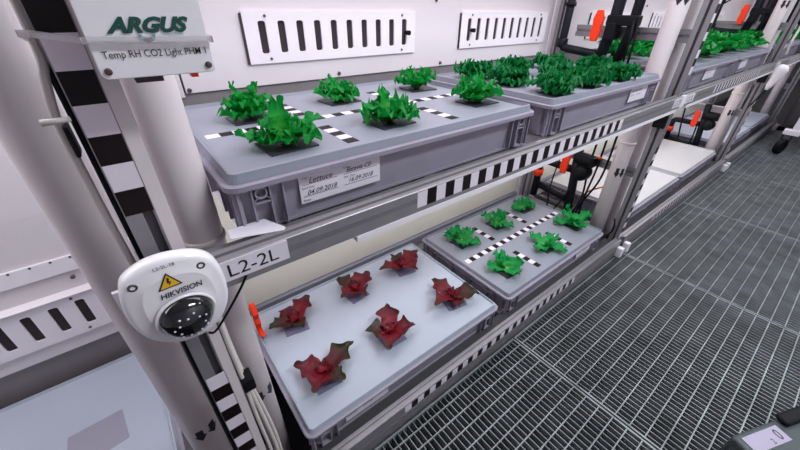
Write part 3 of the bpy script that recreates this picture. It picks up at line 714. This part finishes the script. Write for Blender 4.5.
cable('white_cable', [(-0.1070, -0.020, 0.90), (-0.1075, -0.020, 0.78), (-0.1090, -0.020, 0.706), (-0.1134, -0.021, 0.684), (-0.1176, -0.021, 0.660), (-0.1187, -0.020, 0.641), (-0.1185, -0.020, 0.600), (-0.1182, -0.020, 0.560), (-0.1170, -0.020, 0.52), (-0.1150, -0.018, 0.46)], 0.0034, M['cable_w'], 'white cable running down the left side of the striped near post')
cable('dark_line', [(-0.1085, -0.018, 0.90), (-0.1090, -0.018, 0.60), (-0.1090, -0.018, 0.30), (-0.1090, -0.018, 0.0)], 0.0022, M['navy'], 'dark blue cable in the left groove of the near post')  # thin navy tube drawn as the dark line beside the post
MB_ = MB().box(-0.1165, -0.1135, -0.030, -0.008, 0.628, 0.652); tag(MB_.build('cable_clip', M['black'], None, bevel=0.001), 'black clip holding the cables to the near post', 'clip')
for k, (dx, dy, lab) in enumerate(((0.0, 0.0, 'white cable nearest the striped post in the bundle below the dome camera'), (0.0080, 0.010, 'middle white cable of the bundle below the dome camera'), (0.0130, 0.022, 'white cable in the bundle against the white pipe below the dome camera'))):
    cable('white_cable', [(-0.0660+dx*0.25, -0.006+dy*0.5, 0.44), (-0.0665+dx*0.2, -0.004+dy, 0.34), (-0.0655+dx*0.3, -0.006+dy, 0.26), (-0.0660+dx*1.0, -0.01+dy, 0.17), (-0.0640+dx*1.3, -0.012+dy, 0.05), (-0.0640+dx, -0.012+dy, -0.10)], 0.0030, M['cable_w'], lab)
mb = MB(); mb.box(-0.0690, -0.0520, -0.016, 0.008, 0.243, 0.268); tag(mb.build('black_tape', M['black'], None, bevel=0.002), 'wad of black tape binding the white cable bundle', 'tape')
cable('black_cable', [(-0.0270, -0.0500, 0.4745), (-0.040, -0.0520, 0.4580), (-0.0620, -0.0540, 0.4330), (-0.0750, -0.0540, 0.4200), (-0.0810, -0.0500, 0.4190)], 0.0014, M['black'], 'thin black cable slanting from the shelf name label behind the dome camera')
cable('black_hose', [(-0.0665, 0.028, 0.42), (-0.067, 0.03, 0.34), (-0.066, 0.03, 0.20), (-0.067, 0.03, 0.02)], 0.0032, M['black'], 'dark hose behind the white cable bundle of the near post', 'hose')
# orange clip at the tray end
mb = MB(); c = Vector((-0.0085, 0.30, 0))
mb.prism([(0.285, 0.020), (0.300, 0.016), (0.308, 0.030), (0.300, 0.050), (0.306, 0.066), (0.300, 0.082), (0.312, 0.105), (0.318, 0.110), (0.326, 0.100), (0.322, 0.060), (0.316, 0.020)], 'x', 0.0115, 0.0245)
tag(mb.build('red_clamp', M['red'], None, bevel=0.002), 'red clamp standing on the pale lid beside the near white pipe', 'clamp')

# paper scraps on the shelf
def scrap(pts, z, lab):
    mb = MB(); mb.prism(pts, 'z', z, z+0.0006); tag(mb.build('paper_scrap', M['paper']), lab, 'paper')
scrap([(-0.026, -0.012), (0.030, -0.030), (0.034, -0.024), (0.020, 0.010), (-0.024, 0.010)], RT+0.0004, 'white paper scrap under the front corner of the striped upper tray')
scrap([(0.618, -0.018), (0.648, -0.018), (0.648, 0.006), (0.614, 0.006)], RT-0.0180, 'white paper scrap below the gap between the two upper trays')
scrap([(0.945, -0.018), (0.985, -0.018), (0.985, 0.002), (0.945, 0.002)], RT-0.0180, 'small white paper scrap on the rail under the endive tray')

# ------------------------------------------------------------------ plants
def leaf(bm, lay, base, az, L, W, el0, el1, seed, ruffle=0.25, freq=5, cup=0.25, nu=12, nv=8, lobes=0.12, pointed=False, fold=0.0, curl=0.0, shade=0.0):
    rnd = random.Random(seed); ph1, ph2, ph3 = rnd.uniform(0, 6.28), rnd.uniform(0, 6.28), rnd.uniform(0, 6.28)
    d = Vector((math.cos(az), math.sin(az), 0)); side = Vector((-math.sin(az), math.cos(az), 0)); up = Vector((0, 0, 1))
    p = Vector(base); step = L/nu; grid = []
    for i in range(nu+1):
        s = i/nu; e = el0 + (el1-el0)*(s**1.3)
        tang = d*math.cos(e) + up*math.sin(e); nrm = -d*math.sin(e) + up*math.cos(e)
        if pointed:
            # star shaped blade: pointed tip, one shoulder lobe on each side
            w = W*0.5*max(0.03, (math.sin(PI*min(1, s*0.98)**0.85)**0.75)*(1-0.15*s) + 0.42*math.exp(-((s-0.56)/0.085)**2) - 0.20*math.exp(-((s-0.78)/0.09)**2))
        else:
            w = W*0.5*(0.30 + 0.85*math.sin(PI*min(1.0, 0.12+0.78*s))**0.8*(0.55+0.65*s))
        row = []
        for j in range(nv+1):
            t = -1 + 2*j/nv; at = abs(t); ph = ph1 if t < 0 else ph2
            lob = 1 + lobes*at*math.sin(2*PI*freq*0.9*s + ph)
            r_ = ruffle*W*0.5*(at**1.3)*(math.sin(2*PI*freq*s + ph) + 0.5*math.sin(2*PI*freq*1.9*s + ph3))*min(1, s*3)
            tipw = 0 if pointed else ruffle*W*0.5*max(0, s-0.7)*3.3*math.sin(PI*t*2.2+ph3)
            ext = 0 if pointed else L*0.10*max(0, s-0.8)*5*math.cos(PI*t*1.9+ph2)*(1-0.5*at)
            q = p + side*(w*t*lob) + nrm*(cup*w*t*t + fold*w*at + r_ + tipw) + tang*ext
            n3 = Vector((noise.noise(q*38+Vector((seed, 0, 0))), noise.noise(q*38+Vector((0, seed, 0))), noise.noise(q*38+Vector((0, 0, seed)))))
            n4 = noise.noise(q*130+Vector((seed, 3, 0)))
            q += n3*W*0.10*(0.4+at) + nrm*n4*W*0.025
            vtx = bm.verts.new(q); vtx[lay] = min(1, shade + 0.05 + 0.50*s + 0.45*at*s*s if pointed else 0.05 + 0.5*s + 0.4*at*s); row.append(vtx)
        grid.append(row); p = p + tang*step
    for i in range(nu):
        for j in range(nv):
            f = bm.faces.new([grid[i][j], grid[i][j+1], grid[i+1][j+1], grid[i+1][j]]); f.smooth = True
def finish_leaves(bm, name, m, parent):
    o = parent.location
    zmin = o.z + 0.0022
    for v in bm.verts:
        if v.co.z < zmin: v.co.z = zmin + 0.0004*random.random()
        v.co -= o
    me = bpy.data.meshes.new(name); bm.to_mesh(me); bm.free(); me.materials.append(m)
    ob = bpy.data.objects.new(name, me); col.objects.link(ob); ob.parent = parent; return ob
def plate(t, x, y, z, w, d, ang, m):
    mb = MB(); c, s = math.cos(ang), math.sin(ang)
    P = [(x + a*c - b*s, y + a*s + b*c) for a, b in ((-w/2, -d/2), (w/2, -d/2), (w/2, d/2), (-w/2, d/2))]
    mb.prism(P, 'z', z, z+0.0022); mb.build('cover_plate', m, t)
def stem(t, x, y, z, h=0.010, r=0.003, m=None):
    MB().tube([(x, y, z+0.002), (x+0.001, y, z+h)], [r*1.2, r], 8).build('stem', m or M['stem'], t)
def new_leaves():
    bm = bmesh.new(); return bm, bm.verts.layers.float.new('tip')

def frilly(x, y, z, seed, label, size=1.0, m=None, n=(6, 5, 3), group=None, flat=0.0, tall=1.0, plate_=True, freq=3.2, dirs=None, name='lettuce_plant', nu=14, nv=10, ruf=0.26, wl=1.0, spikes=()):
    rnd = random.Random(seed); t = thing(name, (x, y, z), label, 'lettuce', group)
    if plate_: plate(t, x+rnd.uniform(-.003, .003), y-0.006, z, 0.070*plate_, 0.060*plate_, rnd.uniform(-.12, .12), M['plug'])
    stem(t, x, y, z, 0.008)
    bm, lay = new_leaves(); base = Vector((x, y, z+0.004)); az0 = rnd.uniform(0, 6.28); c = 0
    for li, cnt in enumerate(n):
        for k in range(cnt):
            if dirs and li == 0: az = dirs[k % len(dirs)] + rnd.uniform(-.15, .15)
            else: az = az0 + li*0.6 + 2*PI*k/cnt + rnd.uniform(-.3, .3)
            if li == 0: L, W, e0, e1 = rnd.uniform(.050, .062), rnd.uniform(.046, .056), rnd.uniform(.30, .60), rnd.uniform(-.15, .65)
            elif li == 1: L, W, e0, e1 = rnd.uniform(.044, .056), rnd.uniform(.038, .048), rnd.uniform(.85, 1.15), rnd.uniform(.1, .8)
            else: L, W, e0, e1 = rnd.uniform(.036, .050), rnd.uniform(.028, .036), rnd.uniform(1.2, 1.5), rnd.uniform(.8, 1.3)
            e0 *= tall*(1-flat*0.5); 
            if li: L *= (1-flat*0.45)
            leaf(bm, lay, base, az, size*L, size*W*wl, e0, e1, seed*31+c, ruf, freq, 0.28, nu, nv, 0.14); c += 1
    for az, L, e in spikes: leaf(bm, lay, base, az, size*L, size*L*0.40, e, e+0.1, seed*77+c, 0.30, 2.6, 0.35, nu, nv, 0.12); c += 1
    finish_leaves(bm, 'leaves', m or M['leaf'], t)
    return t
zs = ZU + 0.0061
A_pl = [(0.078, 0.290, 'green frilly lettuce in the wall corner of the striped upper tray, by the white pipe'),
        (0.084, 0.118, 'frilly lettuce at the front of the upper striped tray, nearest the handwritten note'),
        (0.290, 0.312, 'green frilly lettuce in the middle of the upper striped tray, back row'),
        (0.290, 0.122, 'green frilly lettuce in the middle of the upper striped tray, front row'),
        (0.508, 0.312, 'green frilly lettuce at the back of the upper striped tray, below the vent plate knob'),
        (0.522, 0.128, 'green frilly lettuce at the front of the upper striped tray, beside the endive tray')]
for i, (x, y, lab) in enumerate(A_pl):
    frilly(x+xA+[0.034, 0.024, 0.014, 0.006, 0.010, 0.010][i], y-[0.034, 0.028, 0.028, 0.026, 0.026, 0.020][i], zs, 11+i, lab, size=[0.84, 0.90, 0.86, 0.92, 0.90, 0.95][i], n=(5, 4, 2), group='frilly lettuces of the upper striped tray', tall=[0.85, 0.75, 0.85, 0.80, 0.95, 0.85][i], ruf=0.32,
           spikes=[[(2.8, .068, 1.15), (0.3, .066, 1.1)], [(1.6, .066, 1.25), (0.2, .072, 0.35), (3.1, .070, 0.3)], [(2.4, .055, 1.2)], [(1.8, .060, 1.2), (3.3, .068, 0.5)], [(2.6, .052, 1.2)], [(0.6, .058, 1.1), (2.6, .060, 0.9)]][i])

B_pl = [(0.735, 0.325), (0.735, 0.215), (0.735, 0.080), (0.905, 0.325), (0.945, 0.205), (0.885, 0.085), (1.085, 0.315), (1.145, 0.195), (1.055, 0.080)]
BL = ['curly endive at the back left corner of its tray, nearest the wall', 'curly endive in the middle of the left side of the endive tray', 'curly endive at the front left corner of the endive tray, beside the lettuce tray',
      'second curly endive along the back row of the endive tray', 'curly endive in the centre of the endive tray', 'second curly endive along the front row of the endive tray', 'curly endive in front of the dark pipe elbow',
      'curly endive beside the white pipe at the right end of its tray', 'curly endive at the front right of the tray, above its small note']
for i, (x, y) in enumerate(B_pl):
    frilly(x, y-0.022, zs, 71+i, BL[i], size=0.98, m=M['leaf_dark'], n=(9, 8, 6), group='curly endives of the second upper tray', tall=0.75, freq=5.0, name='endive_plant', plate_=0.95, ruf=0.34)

D_pl = [(0.745-0.0, 0.285), (0.945, 0.288), (1.135, 0.300), (0.745, 0.085), (0.965, 0.085), (1.185, 0.098)]
DL = ['small bright green lettuce next to the red lettuce tray, back row', 'small bright green lettuce in the middle of the back row of the lower striped tray', 'small bright green lettuce at the back of the lower striped tray, by the dark pipes',
      'small bright green lettuce, front row of the lower striped tray, next to the red lettuces', 'small bright green lettuce in the middle of the front row of the lower striped tray', 'taller bright green lettuce by the white pipe of the second post']
dirsD = [[2.2, 4.2, 5.2, 0.3, 1.5], [1.9, 5.0, 0.2, 3.9], [0.3, 3.1, 1.2, 5.6], [2.5, 0.0, 5.9, 4.4, 1.2], [3.4, 0.1, 4.8, 1.6], [2.4, 5.9, 4.0, 1.1]]
for i, (x, y) in enumerate(D_pl):
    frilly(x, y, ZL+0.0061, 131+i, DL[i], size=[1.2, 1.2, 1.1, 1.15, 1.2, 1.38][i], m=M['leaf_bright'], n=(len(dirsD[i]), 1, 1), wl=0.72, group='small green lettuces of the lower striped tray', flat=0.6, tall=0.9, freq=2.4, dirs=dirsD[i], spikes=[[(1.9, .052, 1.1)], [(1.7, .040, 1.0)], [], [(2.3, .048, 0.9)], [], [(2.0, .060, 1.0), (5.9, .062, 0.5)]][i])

# red lettuces: broad folded leaves with dark pointed lobes
def red_lettuce(x, y, z, seed, label, dirs, size=1.0):
    rnd = random.Random(seed); t = thing('red_lettuce', (x, y, z), label, 'red lettuce', 'red lettuces of the lower pale tray')
    plate(t, x-0.004, y-0.012, z, 0.060, 0.056, rnd.uniform(-.2, .2), M['plug_lilac']); stem(t, x, y, z, 0.006, 0.003, M['red_stem'])
    bm, lay = new_leaves(); base = Vector((x, y, z+0.008))
    for k, (a, l) in enumerate(dirs):
        L = size*1.20*l*rnd.uniform(0.95, 1.05); W = min(L*rnd.uniform(0.62, 0.76), 0.050)
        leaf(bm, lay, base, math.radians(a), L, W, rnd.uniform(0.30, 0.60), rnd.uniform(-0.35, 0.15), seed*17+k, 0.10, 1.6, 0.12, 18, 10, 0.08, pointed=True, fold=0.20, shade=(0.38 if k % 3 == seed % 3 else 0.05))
    for k in range(4):
        leaf(bm, lay, base, rnd.uniform(0, 6.28), size*0.032, size*0.020, rnd.uniform(.7, 1.1), 0.4, seed*19+k, 0.2, 2.5, 0.3, 10, 8, 0.1, pointed=True, fold=0.2)
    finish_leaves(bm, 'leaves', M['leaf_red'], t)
RL = [(0.105, 0.292, 'red lettuce at the back corner of the pale tray, by the red clamp', [(185, .062), (35, .070), (120, .045), (280, .040)]),
      (0.296, 0.296, 'red lettuce in the middle of the back row of the pale tray', [(20, .065), (115, .055), (200, .050), (275, .050)]),
      (0.482, 0.300, 'red lettuce at the back right corner of the pale tray, its leaves spread wide', [(175, .075), (10, .065), (95, .050), (275, .062)]),
      (0.095, 0.102, 'red lettuce at the front left corner of the pale tray', [(15, .085), (135, .062), (225, .062), (300, .045)]),
      (0.285, 0.105, 'red lettuce in the middle of the front row of the pale tray', [(60, .070), (150, .055), (235, .070), (330, .062)]),
      (0.505, 0.098, 'red lettuce at the front right corner of the pale tray, nearest the walkway', [(190, .078), (95, .065), (320, .070), (250, .045)])]
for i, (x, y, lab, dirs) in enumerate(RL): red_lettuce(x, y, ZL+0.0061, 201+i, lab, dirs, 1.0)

# far upper trays: rows of full green lettuces
k = 0
for tx, where in ((xE+0.02, 'tray between the second and third post'), (xE+0.64, 'tray ending at the third post'), (xE+MOD+0.01, 'tray just past the third post'), (xE+MOD+0.63, 'last tray of the rack')):
    for ix, px in enumerate((0.10, 0.30, 0.50)):
        for iy, py in enumerate((0.105, 0.295)):
            frilly(tx+px, py, zs, 301+k, '%s full green lettuce, %s row, upper %s' % (('first', 'second', 'third')[ix], ('front', 'back')[iy], where), size=1.62, m=M['leaf'],
                   n=(8, 7, 5), group='full green lettuces of the further upper trays', tall=1.1, plate_=0, nu=10, nv=8, freq=2.6)
            k += 1

# ------------------------------------------------------------------ sensor hanging at the third post
s3 = thing('hanging_sensor', (X2-0.15, -0.08, 0.37), 'white bulb shaped sensor with a cable at the third post', 'sensor')
mb = MB(); mb.lathe([(0.007, -0.075), (0.013, -0.055), (0.018, -0.025), (0.025, 0.012), (0.027, 0.030), (0.021, 0.044), (0.008, 0.050)], (X2-0.150, -0.080, 0.455), (0.1, -0.15, 1), 24); mb.build('shell', M['dome_w'], s3)
mb = MB(); mb.tube(smooth_path([(X2-0.155, -0.070, 0.385), (X2-0.17, -0.060, 0.35), (X2-0.20, -0.04, 0.29)]), 0.004, 8); mb.build('lead', M['black'], s3)
cable('white_cable', [(X2-0.01, -0.050, 0.80), (X2-0.02, -0.052, 0.66), (X2-0.04, -0.052, 0.60), (X2-0.025, -0.055, 0.54)], 0.0055, M['cable_w'], 'white cable looping down beside the third post')

# ------------------------------------------------------------------ cart with castor at the aisle end
ct = thing('cart', (3.55, -0.45, FLOOR), 'white framed cart on a black castor wheel at the end of the aisle', 'cart')
MB().box(3.48, 3.535, -0.250, -0.165, 0.010, 0.045).build('castor_mount', M['plate'], ct, bevel=0.003)
MB().box(3.49, 3.53, -0.236, -0.200, 0.045, 1.30).build('leg', M['plate'], ct, bevel=0.003)
MB().box(3.49, 3.53, -0.88, -0.845, 0.045, 1.30).build('leg', M['plate'], ct, bevel=0.003)
MB().box(3.49, 4.10, -0.88, -0.2, 0.30, 0.34).build('shelf', M['plate'], ct)
MB().box(3.49, 4.10, -0.88, -0.2, 0.80, 0.84).build('shelf', M['plate'], ct)
MB().box(3.54, 4.10, -0.86, -0.26, 0.02, 0.26).build('crate', M['navy'], ct)
mb = MB(); mb.lathe([(0.02, -0.016), (0.046, -0.016), (0.052, -0.010), (0.052, 0.010), (0.046, 0.016), (0.02, 0.016)], (3.46, -0.195, FLOOR+0.0535), (0.35, 1, 0), 28); wh = mb.build('castor_wheel', M['black'], ct)
mb = MB(); mb.prism([(3.455, 0.008), (3.53, 0.008), (3.50, -0.03), (3.47, -0.065), (3.45, -0.065)], 'y', -0.222, -0.217); mb.prism([(3.455, 0.008), (3.53, 0.008), (3.50, -0.03), (3.47, -0.065), (3.45, -0.065)], 'y', -0.178, -0.173); mb.build('castor_fork', M['black'], ct)

# ------------------------------------------------------------------ equipment case at the lower right
ec = thing('equipment_case', (0.67, -0.62, FLOOR), 'dark grey equipment case with a printed label, standing on the walkway', 'case')
a = math.atan2(-0.378, 0.926); c_, s_ = math.cos(a), math.sin(a)
def EC(u, v, z): return (0.582+u*c_+v*s_, -0.504+u*s_-v*c_, z)
def ecbox(mb, u0, u1, v0, v1, z0, z1):
    P = [EC(*q) for q in ((u0,v0,z0),(u1,v0,z0),(u1,v1,z0),(u0,v1,z0),(u0,v0,z1),(u1,v0,z1),(u1,v1,z1),(u0,v1,z1))]
    vs = [mb.bm.verts.new(p) for p in P]
    for q in ((3,2,1,0),(4,5,6,7),(0,1,5,4),(1,2,6,5),(2,3,7,6),(3,0,4,7)): mb._f([vs[i] for i in q])
mb = MB(); ecbox(mb, 0.0, 0.40, 0.0, 0.25, FLOOR+0.001, 0.10); mb.build('body', M['case'], ec, bevel=0.006)
mb = MB(); ecbox(mb, 0.012, 0.096, 0.008, 0.034, 0.1002, 0.1008); pl = mb.build('printed_label', M['label_lilac'], ec)
xd = Vector(EC(1, 0, 0)) - Vector(EC(0, 0, 0)); ud = Vector(EC(0, -1, 0)) - Vector(EC(0, 0, 0))
text('lettering', [('0', EC(0.076, 0.029, 0.1011), 0.024, 0.9), ('2', EC(0.058, 0.031, 0.1011), 0.012, 1.0)], pl, M['ink_soft'], xdir=xd, updir=ud, bold=0.01)
mb = MB(); ecbox(mb, 0.108, 0.22, -0.004, 0.018, 0.101, 0.112); mb.build('handle', M['black'], ec, bevel=0.005)

# ------------------------------------------------------------------ camera
R = Matrix(((0.7882633794546451, -0.6152525536488053, 0.010253771957974889), (0.3227758950478238, 0.42761367383421445, 0.8443709300574495), (-0.5238860240422705, -0.6622770124189953, 0.5356608933220266)))
cam = bpy.data.cameras.new('camera'); co = bpy.data.objects.new('camera', cam); col.objects.link(co)
mw = R.transposed().to_4x4(); mw.translation = Vector((-0.0751846, -0.38791875, 0.73148139)); co.matrix_world = mw
cam.sensor_width = 36; cam.sensor_fit = 'HORIZONTAL'; cam.lens = 344.08476*36/800; cam.clip_start = 0.02; cam.clip_end = 50
scene.camera = co

w = bpy.data.worlds.new('world'); scene.world = w; w.use_nodes = True
w.node_tree.nodes['Background'].inputs[0].default_value = (0.5, 0.5, 0.55, 1); w.node_tree.nodes['Background'].inputs[1].default_value = 0.05
scene.view_settings.view_transform = 'Standard'; scene.view_settings.look = 'None'; scene.view_settings.gamma = 1.0
scene.view_settings.use_curve_mapping = False; scene.view_settings.exposure = -0.36
